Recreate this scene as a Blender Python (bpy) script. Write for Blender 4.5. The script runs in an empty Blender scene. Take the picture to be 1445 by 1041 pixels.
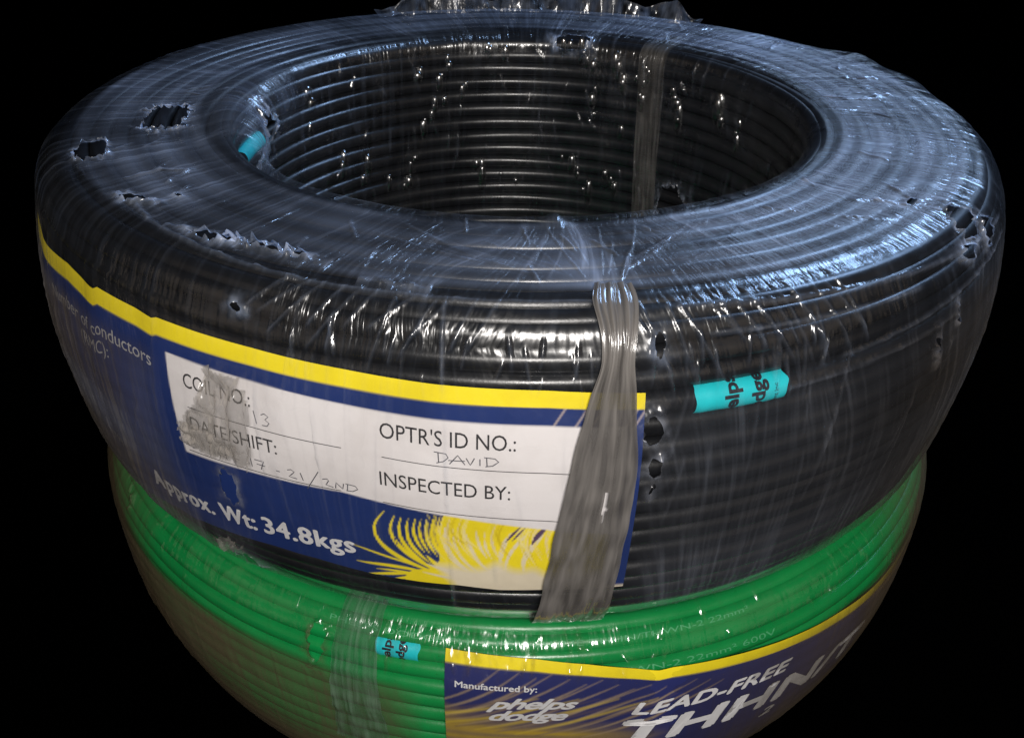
import bpy, bmesh, math
import numpy as np
from mathutils import Matrix, Vector

S = bpy.context.scene
COL = S.collection
ZO = 0.266                      # height of the top of the stack above the floor

# ------------------------------------------------------------------ camera
cd = bpy.data.cameras.new('camera')
cam = bpy.data.objects.new('camera', cd)
COL.objects.link(cam)
_r = Vector((0.99973941, 0.0168437, 0.0154078))
_u = Vector((-0.0219228, 0.52025162, 0.8537316))
_b = Vector((0.00636407, -0.85384691, 0.5204853))
cam.matrix_world = Matrix(((_r.x, _u.x, _b.x, 0.0), (_r.y, _u.y, _b.y, -0.49531),
                           (_r.z, _u.z, _b.z, 0.15175 + ZO), (0, 0, 0, 1)))
cd.sensor_fit = 'HORIZONTAL'
cd.sensor_width = 36.0
cd.lens = 36.0 * 1500.0 / 1445.0
cd.clip_start = 0.01
cd.clip_end = 100
S.camera = cam

# ------------------------------------------------------------------ world, lamps, exposure
w = bpy.data.worlds.new('World')
S.world = w
w.use_nodes = True
w.node_tree.nodes['Background'].inputs[0].default_value = (0, 0, 0, 1)
w.node_tree.nodes['Background'].inputs[1].default_value = 0.0


def lamp(name, loc, target, sx, sy, watts, col):
    l = bpy.data.lights.new(name, 'AREA')
    l.shape = 'RECTANGLE'
    l.size = sx
    l.size_y = sy
    l.energy = watts
    l.color = col
    o = bpy.data.objects.new(name, l)
    COL.objects.link(o)
    o.location = loc
    d = Vector(target) - Vector(loc)
    o.rotation_euler = d.to_track_quat('-Z', 'Y').to_euler()
    return o


lamp('key_lamp', (0.06, -0.82, 0.37 + ZO), (0, 0, ZO - .06), .18, .12, 7.9, (1.0, .95, .90))
lamp('cool_ceiling_lamp', (0.78, 0.58, 0.95 + ZO), (0.05, 0, ZO), .50, .34, 14.0, (.38, .60, 1.0))
lamp('cool_veil_lamp', (0.75, 1.35, 0.62 + ZO), (0.10, 0, ZO), .80, .34, 1.7, (.46, .66, 1.0))  # second cool lamp, added to lay a veil over the back-right film
lamp('warm_side_lamp', (1.5, -1.1, 0.45 + ZO), (0, 0, ZO - .1), 1.4, 1.4, 1.6, (1.0, .80, .62))
lamp('warm_left_lamp', (-1.5, -1.0, 0.40 + ZO), (0, 0, ZO - .1), 1.4, 1.4, 1.4, (1.0, .80, .62))

S.view_settings.view_transform = 'Standard'
S.view_settings.look = 'None'
S.view_settings.exposure = 0.0
S.view_settings.gamma = 1.0
S.cycles.max_bounces = 6
S.cycles.diffuse_bounces = 2
S.cycles.glossy_bounces = 3
S.cycles.transparent_max_bounces = 14
S.cycles.use_adaptive_sampling = True
S.cycles.adaptive_threshold = .015
S.cycles.use_denoising = True
S.cycles.caustics_reflective = False
S.cycles.caustics_refractive = False
S.cycles.sample_clamp_indirect = 4.0

# ------------------------------------------------------------------ helpers
rng = np.random.default_rng(7)


def vnoise(phi, v, n, m, seed):
    """smooth value noise in -1..1; phi in radians (periodic, n cells), v in 0..1 (m cells)"""
    r = np.random.default_rng(seed)
    g = r.uniform(-1, 1, (n, m + 3))
    a = (phi / (2 * np.pi)) % 1.0 * n
    b = np.clip(v, 0, 1) * m
    i = np.floor(a).astype(int)
    j = np.minimum(np.floor(b).astype(int), m)
    fa = a - i
    fb = b - j
    fa = fa * fa * (3 - 2 * fa)
    fb = fb * fb * (3 - 2 * fb)
    i0 = i % n
    i1 = (i + 1) % n
    return ((g[i0, j] * (1 - fa) + g[i1, j] * fa) * (1 - fb) + (g[i0, j + 1] * (1 - fa) + g[i1, j + 1] * fa) * fb)


def mesh_obj(name, V, F, mat, parent=None, smooth=True, attrs=None, base=None):
    """V (n,3) in coil space (z = 0 at top of the stack); F list/array of faces"""
    V = np.asarray(V, np.float64).copy()
    V[:, 2] += ZO
    if parent is not None:
        V -= np.array(BASE[parent.name])
    me = bpy.data.meshes.new(name)
    if isinstance(F, np.ndarray):
        k = F.shape[1]
        me.vertices.add(len(V))
        me.vertices.foreach_set('co', V.astype(np.float32).ravel())
        me.loops.add(F.size)
        me.loops.foreach_set('vertex_index', F.astype(np.int32).ravel())
        me.polygons.add(len(F))
        me.polygons.foreach_set('loop_start', np.arange(0, F.size, k, dtype=np.int32))
        me.polygons.foreach_set('loop_total', np.full(len(F), k, dtype=np.int32))
        me.update(calc_edges=True)
    else:
        me.from_pydata(V.tolist(), [], F)
    if smooth:
        me.polygons.foreach_set('use_smooth', np.ones(len(me.polygons), bool))
    for nm, (ty, data) in (attrs or {}).items():
        a = me.attributes.new(nm, ty, 'POINT')
        key = {'FLOAT': 'value', 'FLOAT_VECTOR': 'vector', 'FLOAT_COLOR': 'color'}[ty]
        a.data.foreach_set(key, np.asarray(data, np.float32).ravel())
    me.materials.append(mat)
    me.validate()
    o = bpy.data.objects.new(name, me)
    COL.objects.link(o)
    if parent is not None:
        o.parent = ROOT.get(parent.name, parent) if parent.name in ROOT else parent
    return o


BASE = {}
ROOT = {}


def thing(name, loc, label, cat):
    o = bpy.data.objects.new(name, None)
    o.empty_display_size = .05
    COL.objects.link(o)
    o.location = loc
    o['label'] = label
    o['category'] = cat
    BASE[o.name] = tuple(loc)
    return o


def part(name, V, F, mat, parent, **k):
    """child mesh; the parent may be the coil or one of its parts (which sits at the coil's origin)"""
    root = parent
    while root.parent is not None:
        root = root.parent
    sm = k.pop('smooth', True)
    lab = k.pop('label', None)
    V = np.asarray(V, np.float64).copy()
    if root is BLACK:            # the black coil is wound a little lower at the back
        t = np.clip((V[:, 1] + .20) / .42, 0, 1.05)
        V[:, 2] = -.1372 + (V[:, 2] + .1372) * (1 - .034 * t)
    me_parent = root
    o = mesh_obj(name, V, F, mat, me_parent, smooth=sm, **k)
    o.parent = parent
    if lab:
        o['label'] = lab
    return o


def grid_faces(nu, nv, wrap=False):
    """faces of a nu x nv vertex grid stored row-major [u, v]"""
    iu = np.arange(nu if wrap else nu - 1)
    iv = np.arange(nv - 1)
    a, b = np.meshgrid(iu, iv, indexing='ij')
    a1 = (a + 1) % nu
    return np.stack([a * nv + b, a1 * nv + b, a1 * nv + b + 1, a * nv + b + 1], -1).reshape(-1, 4)


def cyl(phi, r, z, cx=0.0):
    return np.stack([cx + r * np.sin(phi), -r * np.cos(phi), z + 0 * r], -1)


# ------------------------------------------------------------------ materials
class NT:
    def __init__(self, name):
        self.m = bpy.data.materials.new(name)
        self.m.use_nodes = True
        self.t = self.m.node_tree
        self.t.nodes.clear()
        self.out = self.n('ShaderNodeOutputMaterial')

    def n(self, ty, **kw):
        nd = self.t.nodes.new(ty)
        for k, v in kw.items():
            if k.startswith('i_'):
                key = k[2:]
                key = int(key) if key.isdigit() else key.replace('_', ' ')
                self.set(nd.inputs[key], v)
            else:
                setattr(nd, k, v)
        return nd

    def set(self, sock, v):
        if hasattr(v, 'outputs'):
            self.t.links.new(v.outputs[0], sock)
        elif isinstance(v, bpy.types.NodeSocket):
            self.t.links.new(v, sock)
        else:
            sock.default_value = v

    def math(self, op, a, b=0.0, c=None, clamp=False):
        nd = self.n('ShaderNodeMath', operation=op, use_clamp=clamp)
        self.set(nd.inputs[0], a)
        self.set(nd.inputs[1], b)
        if c is not None:
            self.set(nd.inputs[2], c)
        return nd

    def ramp(self, x, lo, hi, a=0.0, b=1.0):
        nd = self.n('ShaderNodeMapRange')
        nd.clamp = True
        self.set(nd.inputs[0], x)
        for i, v in enumerate((lo, hi, a, b)):
            self.set(nd.inputs[1 + i], v)
        return nd

    def noise(self, vec, scale, detail=3.0, rough=.55, dist=0.0):
        nd = self.n('ShaderNodeTexNoise')
        self.set(nd.inputs['Vector'], vec)
        nd.inputs['Scale'].default_value = scale
        nd.inputs['Detail'].default_value = detail
        nd.inputs['Roughness'].default_value = rough
        nd.inputs['Distortion'].default_value = dist
        return nd

    def vscale(self, vec, s):
        nd = self.n('ShaderNodeVectorMath', operation='MULTIPLY')
        self.set(nd.inputs[0], vec)
        nd.inputs[1].default_value = s
        return nd

    def done(self, sh):
        self.t.links.new(sh.outputs[0], self.out.inputs[0])
        return self.m


def mat_jacket(name, col, rough):
    k = NT(name)
    co = k.n('ShaderNodeTexCoord').outputs['Object']
    n1 = k.noise(co, 60, 4)
    n2 = k.noise(co, 900, 2)
    mixc = k.n('ShaderNodeMix', data_type='RGBA')
    k.set(mixc.inputs[0], n1)
    mixc.inputs[6].default_value = (*[c * .82 for c in col], 1)
    mixc.inputs[7].default_value = (*[c * 1.18 for c in col], 1)
    p = k.n('ShaderNodeBsdfPrincipled')
    k.set(p.inputs['Base Color'], mixc.outputs[2])
    k.set(p.inputs['Roughness'], k.ramp(n1, .3, .7, rough * .75, rough * 1.3))
    b = k.n('ShaderNodeBump')
    b.inputs['Strength'].default_value = .12
    b.inputs['Distance'].default_value = .0004
    k.set(b.inputs['Height'], n2)
    k.set(p.inputs['Normal'], b)
    p.inputs['Specular IOR Level'].default_value = .42
    return k.done(p)


def mat_film(name, haze=.06, gain=1.0, tint=(.86, .88, .92), rough=.13, bump=1.0, spec=1.0, streak=.5):
    """thin stretch film: see-through sheet with gloss, milky stretch marks and fine creases along the pull"""
    k = NT(name)
    fl = k.n('ShaderNodeAttribute', attribute_name='flow')
    hz = k.n('ShaderNodeAttribute', attribute_name='haze')
    v = fl.outputs['Vector']
    st1 = k.noise(k.vscale(v, (1, 1, .05)), 420, 2, .6)       # fine pulled streaks
    st2 = k.noise(k.vscale(v, (1, 1, .10)), 120, 2, .6)       # broader pulled bands
    st3 = k.noise(k.vscale(v, (1, 1, .35)), 300, 2, .65)  # crinkles
    patch = k.noise(v, 28, 2, .6)
    crink = k.ramp(patch, .44, .66, .12, 1.0)
    h = k.math('ADD', k.math('MULTIPLY', st1, .45), k.math('MULTIPLY', st2, .9))
    h = k.math('ADD', h, k.math('MULTIPLY', k.math('MULTIPLY', st3, crink), 1.1))
    b = k.n('ShaderNodeBump')
    b.inputs['Strength'].default_value = 1.0
    b.inputs['Distance'].default_value = .0011 * bump
    k.set(b.inputs['Height'], h)
    # milkiness
    lw = k.n('ShaderNodeLayerWeight')
    lw.inputs['Blend'].default_value = .5
    face = lw.outputs['Facing']
    g3 = k.math('POWER', face, 3.0)
    s1 = k.ramp(st1, .48, .78, .35, 2.1)
    s2 = k.ramp(st2, .40, .72, .5, 1.7)
    hb = k.math('MULTIPLY', hz.outputs['Fac'], gain)
    m = k.math('MULTIPLY', k.math('MULTIPLY', s1, s2), k.math('ADD', k.math('MULTIPLY', hb, streak), haze))
    m = k.math('ADD', m, k.math('MULTIPLY', hb, 1.0 - .9 * streak))
    m = k.math('MULTIPLY', m, k.math('ADD', k.math('MULTIPLY', g3, 2.6), 1.0), clamp=True)
    m = k.math('MINIMUM', m, .82)
    dif = k.n('ShaderNodeBsdfDiffuse')
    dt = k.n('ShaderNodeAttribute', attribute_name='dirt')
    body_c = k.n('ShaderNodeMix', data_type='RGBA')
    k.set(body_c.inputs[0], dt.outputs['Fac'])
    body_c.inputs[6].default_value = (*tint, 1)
    body_c.inputs[7].default_value = (.21, .18, .155, 1)  # dim brown side reflection painted into the film's milky body colour
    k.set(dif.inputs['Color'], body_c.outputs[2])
    trl = k.n('ShaderNodeBsdfTranslucent')
    k.set(trl.inputs['Color'], body_c.outputs[2])
    body = k.n('ShaderNodeMixShader')
    body.inputs[0].default_value = .4
    k.set(body.inputs[1], dif)
    k.set(body.inputs[2], trl)
    tr = k.n('ShaderNodeBsdfTransparent')
    mx = k.n('ShaderNodeMixShader')
    k.set(mx.inputs[0], m)
    k.set(mx.inputs[1], tr)
    k.set(mx.inputs[2], body)
    gl = k.n('ShaderNodeBsdfGlossy')
    gl.inputs['Color'].default_value = (1, 1, 1, 1)
    k.set(gl.inputs['Roughness'], k.ramp(patch, .3, .7, rough * .7, rough * 2.0))
    k.set(gl.inputs['Normal'], b)
    lw2 = k.n('ShaderNodeLayerWeight')
    lw2.inputs['Blend'].default_value = .5
    fr = k.math('ADD', k.math('MULTIPLY', k.math('POWER', lw2.outputs['Facing'], 4.0), .35), .075 * spec, clamp=True)
    fin = k.n('ShaderNodeMixShader')
    k.set(fin.inputs[0], fr)
    k.set(fin.inputs[1], mx)
    k.set(fin.inputs[2], gl)
    return k.done(fin)


def mat_print(name):
    k = NT(name)
    at = k.n('ShaderNodeAttribute', attribute_name='print')
    co = k.n('ShaderNodeTexCoord').outputs['Object']
    n1 = k.noise(co, 45, 4)
    mx = k.n('ShaderNodeMix', data_type='RGBA', blend_type='MULTIPLY')
    mx.inputs[0].default_value = 1.0
    k.set(mx.inputs[6], at.outputs['Color'])
    cr = k.n('ShaderNodeValToRGB')
    cr.color_ramp.elements[0].position = .3
    cr.color_ramp.elements[0].color = (.86, .85, .84, 1)
    cr.color_ramp.elements[1].position = .6
    cr.color_ramp.elements[1].color = (1, 1, 1, 1)
    k.set(cr.inputs[0], n1)
    k.set(mx.inputs[7], cr)
    p = k.n('ShaderNodeBsdfPrincipled')
    k.set(p.inputs['Base Color'], mx.outputs[2])
    p.inputs['Roughness'].default_value = .5
    p.inputs['Specular IOR Level'].default_value = .35
    b = k.n('ShaderNodeBump')
    b.inputs['Strength'].default_value = .25
    b.inputs['Distance'].default_value = .0006
    k.set(b.inputs['Height'], k.noise(co, 120, 3))
    k.set(p.inputs['Normal'], b)
    return k.done(p)


def mat_plain(name, col, rough=.5, spec=.3, var=.12):
    k = NT(name)
    co = k.n('ShaderNodeTexCoord').outputs['Object']
    n1 = k.noise(co, 150, 4)
    mx = k.n('ShaderNodeMix', data_type='RGBA')
    k.set(mx.inputs[0], n1)
    mx.inputs[6].default_value = (*[c * (1 - var) for c in col], 1)
    mx.inputs[7].default_value = (*[min(1, c * (1 + var)) for c in col], 1)
    p = k.n('ShaderNodeBsdfPrincipled')
    k.set(p.inputs['Base Color'], mx.outputs[2])
    p.inputs['Roughness'].default_value = rough
    p.inputs['Specular IOR Level'].default_value = spec
    return k.done(p)


def mat_strap(name, col, opac, rough=.3, bump=1.0):
    """gathered band of stretch film: many layers, nearly opaque, glossy, creased lengthwise"""
    k = NT(name)
    fl = k.n('ShaderNodeAttribute', attribute_name='flow')
    v = fl.outputs['Vector']
    st = k.noise(k.vscale(v, (1, 1, .06)), 700, 3, .6)
    st2 = k.noise(k.vscale(v, (1, 1, .16)), 230, 2, .5)
    mx = k.n('ShaderNodeMix', data_type='RGBA')
    k.set(mx.inputs[0], k.ramp(k.math('ADD', k.math('MULTIPLY', st, .15), k.math('MULTIPLY', st2, .85)), .38, .62))
    mx.inputs[6].default_value = (*[c * .62 for c in col], 1)
    mx.inputs[7].default_value = (*[min(1, c * 1.3) for c in col], 1)
    p = k.n('ShaderNodeBsdfPrincipled')
    k.set(p.inputs['Base Color'], mx.outputs[2])
    k.set(p.inputs['Roughness'], k.ramp(st2, .3, .7, rough * .7, rough * 1.5))
    p.inputs['Coat Weight'].default_value = .6
    p.inputs['Coat Roughness'].default_value = .12
    b = k.n('ShaderNodeBump')
    b.inputs['Strength'].default_value = .8
    b.inputs['Distance'].default_value = .0006 * bump
    k.set(b.inputs['Height'], k.math('ADD', k.math('MULTIPLY', st, .30), k.math('MULTIPLY', st2, 2.4)))
    k.set(p.inputs['Normal'], b)
    k.set(p.inputs['Coat Normal'], b)
    tr = k.n('ShaderNodeBsdfTransparent')
    ms = k.n('ShaderNodeMixShader')
    k.set(ms.inputs[0], k.ramp(st2, .3, .7, max(0, opac - .10), min(1, opac + .10)))
    k.set(ms.inputs[1], tr)
    k.set(ms.inputs[2], p)
    return k.done(ms)


M_BLACK = mat_jacket('black_jacket', (.007, .0075, .009), .31)
M_GREEN = mat_jacket('green_jacket', (.004, .215, .050), .30)
M_FILM = mat_film('stretch_film_clear', haze=.012, gain=1.0, rough=.17, spec=.85, tint=(.64, .75, .98))
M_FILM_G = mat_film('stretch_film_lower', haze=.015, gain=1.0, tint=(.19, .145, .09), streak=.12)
M_PRINT = mat_print('printed_paper')
M_INK = mat_plain('dark_ink', (.035, .033, .035), .6)
M_PEN = mat_plain('pen_ink', (.10, .10, .115), .6)
M_WHITE = mat_plain('white_print', (.62, .62, .64), .5)
M_GREYPRINT = mat_plain('silver_print', (.42, .42, .44), .45)
M_TEAL = mat_plain('teal_tape', (.012, .50, .56), .4, .4)
M_JET = mat_plain('black_print', (.012, .014, .02), .5)
M_WIRETXT = mat_plain('pale_wire_print', (.06, .33, .14), .5)
M_STRAP = mat_strap('grey_film_band', (.130, .122, .116), .88, .15, 1.1)
M_STRAP_IN = mat_strap('thin_film_band', (.11, .105, .10), .42, .3)
M_STRAPC = mat_strap('clear_film_band', (.13, .20, .15), .30, .18, 1.8)

k = NT('dark_floor')
d = k.n('ShaderNodeBsdfDiffuse')
nz = k.noise(k.n('ShaderNodeTexCoord').outputs['Object'], 3)
cr = k.n('ShaderNodeValToRGB')
cr.color_ramp.elements[0].color = (.0001, .0001, .0001, 1)
cr.color_ramp.elements[1].color = (.0003, .0003, .0003, 1)
k.set(cr.inputs[0], nz)
k.set(d.inputs[0], cr)
M_FLOOR = k.done(d)

# ------------------------------------------------------------------ floor
fl_v = np.array([(-9, -9, 0), (9, -9, 0), (9, 9, 0), (-9, 9, 0)], float)
me = bpy.data.meshes.new('floor')
me.from_pydata(fl_v.tolist(), [], [(0, 1, 2, 3)])
me.materials.append(M_FLOOR)
floor = bpy.data.objects.new('floor', me)
COL.objects.link(floor)
floor['kind'] = 'structure'

# ------------------------------------------------------------------ coil profiles (r, z)
WD = .0084                      # wire diameter
P_BLACK = [(.147, -.1372), (.1335, -.134), (.1315, -.125), (.1315, -.014), (.133, -.0045), (.138, -.0005), (.150, .0002),
           (.190, .0003), (.2025, -.0005), (.210, -.004), (.2155, -.012), (.219, -.025), (.2215, -.045), (.2215, -.065),
           (.2185, -.090), (.2145, -.113), (.2105, -.126), (.2045, -.1345), (.195, -.1372)]
P_GREEN = [(.150, -.265), (.139, -.260), (.137, -.250), (.137, -.152), (.140, -.143), (.148, -.1390), (.185, -.1384),
           (.200, -.1397), (.208, -.1448), (.2125, -.154), (.2145, -.165), (.2135, -.185), (.211, -.205), (.206, -.225),
           (.198, -.245), (.188, -.260), (.178, -.265)]


class Profile:
    def __init__(self, pts, n):
        p = np.array(pts)
        for _ in range(3):      # corner cutting keeps the outline smooth
            q = [p[0]]
            for a, b in zip(p[:-1], p[1:]):
                q += [a * .75 + b * .25, a * .25 + b * .75]
            p = np.array(q + [p[-1]])
        L = np.r_[0, np.cumsum(np.hypot(*np.diff(p, axis=0).T))]
        self.len = L[-1]
        self.s = np.linspace(0, L[-1], n)
        self.r = np.interp(self.s, L, p[:, 0])
        self.z = np.interp(self.s, L, p[:, 1])
        tr, tz = np.gradient(self.r), np.gradient(self.z)
        m = np.hypot(tr, tz)
        self.nr, self.nz = -tz / m, tr / m
        # make normals point outward (away from the cross-section's middle)
        cr_, cz_ = .178, .5 * (self.z.min() + self.z.max())
        flip = ((self.r - cr_) * self.nr + (self.z - cz_) * self.nz) < 0
        if flip.mean() > .5:
            self.nr, self.nz = -self.nr, -self.nz

    def at(self, s):
        f = lambda a: np.interp(s, self.s, a)
        return f(self.r), f(self.z), f(self.nr), f(self.nz)

    def s_side(self, z):
        """arc length of the point at height z on the outer side"""
        i0 = int(np.argmax(self.z)) if False else int(len(self.s) * .5)
        zz = self.z[i0:]
        return np.interp(-np.asarray(z), -zz, self.s[i0:])

    def s_top(self, r):
        m = (self.z > self.z.max() - .006)
        return np.interp(r, self.r[m], self.s[m])

    def s_inner(self, z):
        n = int(len(self.s) * .42)
        return np.interp(z, self.z[:n], self.s[:n])


PB = Profile(P_BLACK, 900)
PG = Profile(P_GREEN, 900)

# ------------------------------------------------------------------ wire turns
BLACK = thing('wire_coil', (-.0015, 0, ZO - .1372), 'black wire coil in clear stretch film, stacked on the green coil', 'wire coil')
GREEN = thing('wire_coil', (-.0005, 0, 0), 'green wire coil in clear stretch film, underneath the black coil', 'wire coil')
BCX, GCX = -.0015, -.0005


def turn_curve(prof, s, seed, amp):
    """centre line of one turn as function of phi"""
    r, z, nr, nz = [float(x) for x in prof.at(s)]
    inset = .0012 + WD / 2
    r -= nr * inset
    z -= nz * inset
    def f(phi):
        a = vnoise(phi, 0 * phi, 9, 1, seed) * amp + vnoise(phi, 0 * phi, 23, 1, seed + 50) * amp * .35
        b = vnoise(phi, 0 * phi, 7, 1, seed + 90) * amp
        # sag mostly inward, wander along the surface
        dn = -np.abs(a) * .8
        return r + nr * dn + nz * b * .6, z + nz * dn - nr * b * .6
    return f


def build_turns(root, cx, prof, mat, s0, s1, seed, amp, n=264, k=12):
    out = []
    cnt = int(round((s1 - s0) / (WD * 1.0)))
    for i in range(cnt):
        s = s0 + (i + .5) * (s1 - s0) / cnt
        f = turn_curve(prof, s, seed + i * 3, amp)
        phi = np.linspace(-np.pi, np.pi, n, endpoint=False)
        r, z = f(phi)
        th = np.linspace(0, 2 * np.pi, k, endpoint=False)
        rr = r[:, None] + WD / 2 * np.cos(th)[None]
        zz = z[:, None] + WD / 2 * np.sin(th)[None]
        V = np.stack([cx + rr * np.sin(phi)[:, None], -rr * np.cos(phi)[:, None], zz], -1).reshape(-1, 3)
        F = grid_faces(n, k + 0, True)
        # close around the wire
        a = np.arange(n)
        a1 = (a + 1) % n
        F2 = np.stack([a * k + k - 1, a1 * k + k - 1, a1 * k, a * k], -1)
        o = part('wire_turn', V, np.concatenate([F, F2])[:, ::-1], mat, root)
        out.append((s, f, o))
    return out


TB = build_turns(BLACK, BCX, PB, M_BLACK, .012, PB.len - .010, 100, .0013)
TG = build_turns(GREEN, GCX, PG, M_GREEN, float(PG.s_top(.146)), PG.len - .012, 500, .0012)

# ------------------------------------------------------------------ printed labels
D2R = math.pi / 180
NAVY = np.array((.012, .030, .140))
YEL = np.array((.86, .70, .020))
PAPER = np.array((.745, .715, .72))
CREAM = np.array((.74, .66, .50))


class Sheet:
    """a paper sheet on the outer side of a coil; coordinates: phi in degrees, w = metres below (negative) its top edge"""
    def __init__(self, prof, cx, top, off, folds=()):
        self.p, self.cx, self.off = prof, cx, off
        self.tx, self.tz = np.array([t[0] for t in top]), np.array([t[1] for t in top]) / 1000
        self.folds = folds

    def top(self, ph):
        return np.interp(ph, self.tx, self.tz)

    def bulge(self, ph):
        """creases: the paper stands proud on one side of each crease and drops at the crease"""
        o = 0 * ph
        for (p0, wd, am) in self.folds:
            t = (ph - p0) / wd
            o = o + am * np.where(t < 0, np.exp(-(t * 2.6) ** 2), np.exp(-(t * .6) ** 2))
        return o

    def place(self, ph, w_, lift=0.0):
        ph = np.asarray(ph, float)
        w_ = np.asarray(w_, float)
        z = self.top(ph) + w_
        s = self.p.s_side(z)
        r, z2, nr, nz = self.p.at(s)
        o = self.off + lift + self.bulge(ph)
        o = o + .00012 * vnoise(ph * D2R, np.clip(-w_ / .12, 0, 1), 90, 3, 3)
        return cyl(ph * D2R, r + nr * o, z + nz * o * 0, self.cx)


def seg_dist(X, Y, pts):
    """distance to a polyline and parameter 0..1 along it"""
    p = np.array(pts, float)
    L = np.r_[0, np.cumsum(np.hypot(*np.diff(p, axis=0).T))]
    best = np.full(X.shape, 1e9)
    par = np.zeros(X.shape)
    for i in range(len(p) - 1):
        a, b = p[i], p[i + 1]
        d_ = b - a
        t = np.clip(((X - a[0]) * d_[0] + (Y - a[1]) * d_[1]) / max(d_ @ d_, 1e-9), 0, 1)
        q = np.hypot(X - a[0] - t * d_[0], Y - a[1] - t * d_[1])
        m = q < best
        best[m] = q[m]
        par[m] = ((L[i] + t * (L[i + 1] - L[i])) / L[-1])[m]
    return best, par


def smooth_poly(pts, n=40):
    p = np.array(pts, float)
    if len(p) < 3:
        return p
    for _ in range(3):
        q = [p[0]]
        for a, b in zip(p[:-1], p[1:]):
            q += [a * .75 + b * .25, a * .25 + b * .75]
        p = np.array(q + [p[-1]])
    return p


def in_poly(X, Y, poly):
    ins = np.zeros(X.shape, bool)
    n = len(poly)
    for i in range(n):
        x0, y0 = poly[i]
        x1, y1 = poly[(i + 1) % n]
        c = ((y0 > Y) != (y1 > Y)) & (X < (x1 - x0) * (Y - y0) / ((y1 - y0) or 1e-9) + x0)
        ins ^= c
    return ins


def poly_mask(X, Y, poly, soft):
    poly = smooth_poly(list(poly) + [poly[0]])
    d_, _ = seg_dist(X, Y, poly)
    return np.clip(np.where(in_poly(X, Y, poly), d_, -d_) / soft + .5, 0, 1)


def blend(colr, mask, c):
    colr += mask[..., None] * (np.asarray(c) - colr)


def stroke(colr, X, Y, pts, wid, c, soft=4.5, taper=True, op=1.0):
    d_, t = seg_dist(X, Y, smooth_poly(pts))
    wv = wid * (np.clip(np.sin(np.pi * np.clip(t * .93 + .05, 0, 1)), .12, 1) if taper else 1)
    blend(colr, op * np.clip((wv / 2 - d_) / soft + .5, 0, 1), c)


def sheet_mesh(sheet, ph0, ph1, wbot, paint, name, parent, step=.00055):
    R_ = .215
    nu = int((ph1 - ph0) * D2R * R_ / step) + 1
    nv = int(.095 / step) + 1
    ph = np.linspace(ph0, ph1, nu)
    t = np.linspace(0, 1, nv)
    PH = np.repeat(ph[:, None], nv, 1)
    WB = np.interp(ph, wbot[0], np.array(wbot[1]) / 1000)
    W = WB[:, None] * t[None]
    V = sheet.place(PH, W)
    c = paint(PH, W * 1000)
    rgba = np.concatenate([c, np.ones(c.shape[:2] + (1,))], -1).reshape(-1, 4)
    return part(name, V.reshape(-1, 3), grid_faces(nu, nv)[:, ::-1], M_PRINT, parent, attrs={'print': ('FLOAT_COLOR', rgba)})


# --- text ---------------------------------------------------------------
def text_tris(body, bold=0.0, shear=0.0, spacing=1.0, res=3):
    cu = bpy.data.curves.new('t', 'FONT')
    cu.body = body
    cu.size = 1.0
    cu.offset = bold
    cu.shear = shear
    cu.space_character = spacing
    cu.resolution_u = res
    cu.dimensions = '2D'
    cu.fill_mode = 'FRONT' if hasattr(cu, 'fill_mode') else cu.fill_mode
    ob = bpy.data.objects.new('t', cu)
    COL.objects.link(ob)
    bpy.context.view_layer.update()
    dg = bpy.context.evaluated_depsgraph_get()
    me_ = ob.evaluated_get(dg).to_mesh()
    V = np.array([v.co[:] for v in me_.vertices])[:, :2]
    F = [tuple(p.vertices) for p in me_.polygons]
    ob.evaluated_get(dg).to_mesh_clear()
    bpy.data.objects.remove(ob)
    bpy.data.curves.remove(cu)
    return V, F


def fit_text(body, x0, x1, cap, **k):
    """text scaled so that it spans x0..x1 and its capitals are `cap` tall; baseline at y = 0"""
    V, F = text_tris(body, **k)
    V = V.copy()
    V[:, 0] = x0 + (V[:, 0] - V[:, 0].min()) / (V[:, 0].max() - V[:, 0].min()) * (x1 - x0)
    V[:, 1] *= cap / .729
    return V, F


def label_text(sheet, body, ph0, ph1, w0, w1, cap, mat, parent, lift=.0004, name='lettering', heavy=0.0, **k):
    V, F = fit_text(body, ph0, ph1, cap, **k)
    base = w0 + (V[:, 0] - ph0) / (ph1 - ph0) * (w1 - w0)
    Pall, Fall = [], []
    for q, (dx, dy) in enumerate([(0, 0)] if not heavy else [(0, 0), (heavy, 0), (-heavy, 0), (0, heavy * .6), (0, -heavy * .6), (heavy * .7, heavy * .5), (-heavy * .7, -heavy * .5)]):
        P = sheet.place(V[:, 0] + dx * cap / 3.75, (base + V[:, 1] + dy * cap) / 1000, lift + q * .00003)
        Fall += [tuple(i + len(V) * q for i in fc) for fc in F]
        Pall.append(P)
    return part(name, np.concatenate(Pall), Fall, mat, parent, smooth=False)


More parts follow.
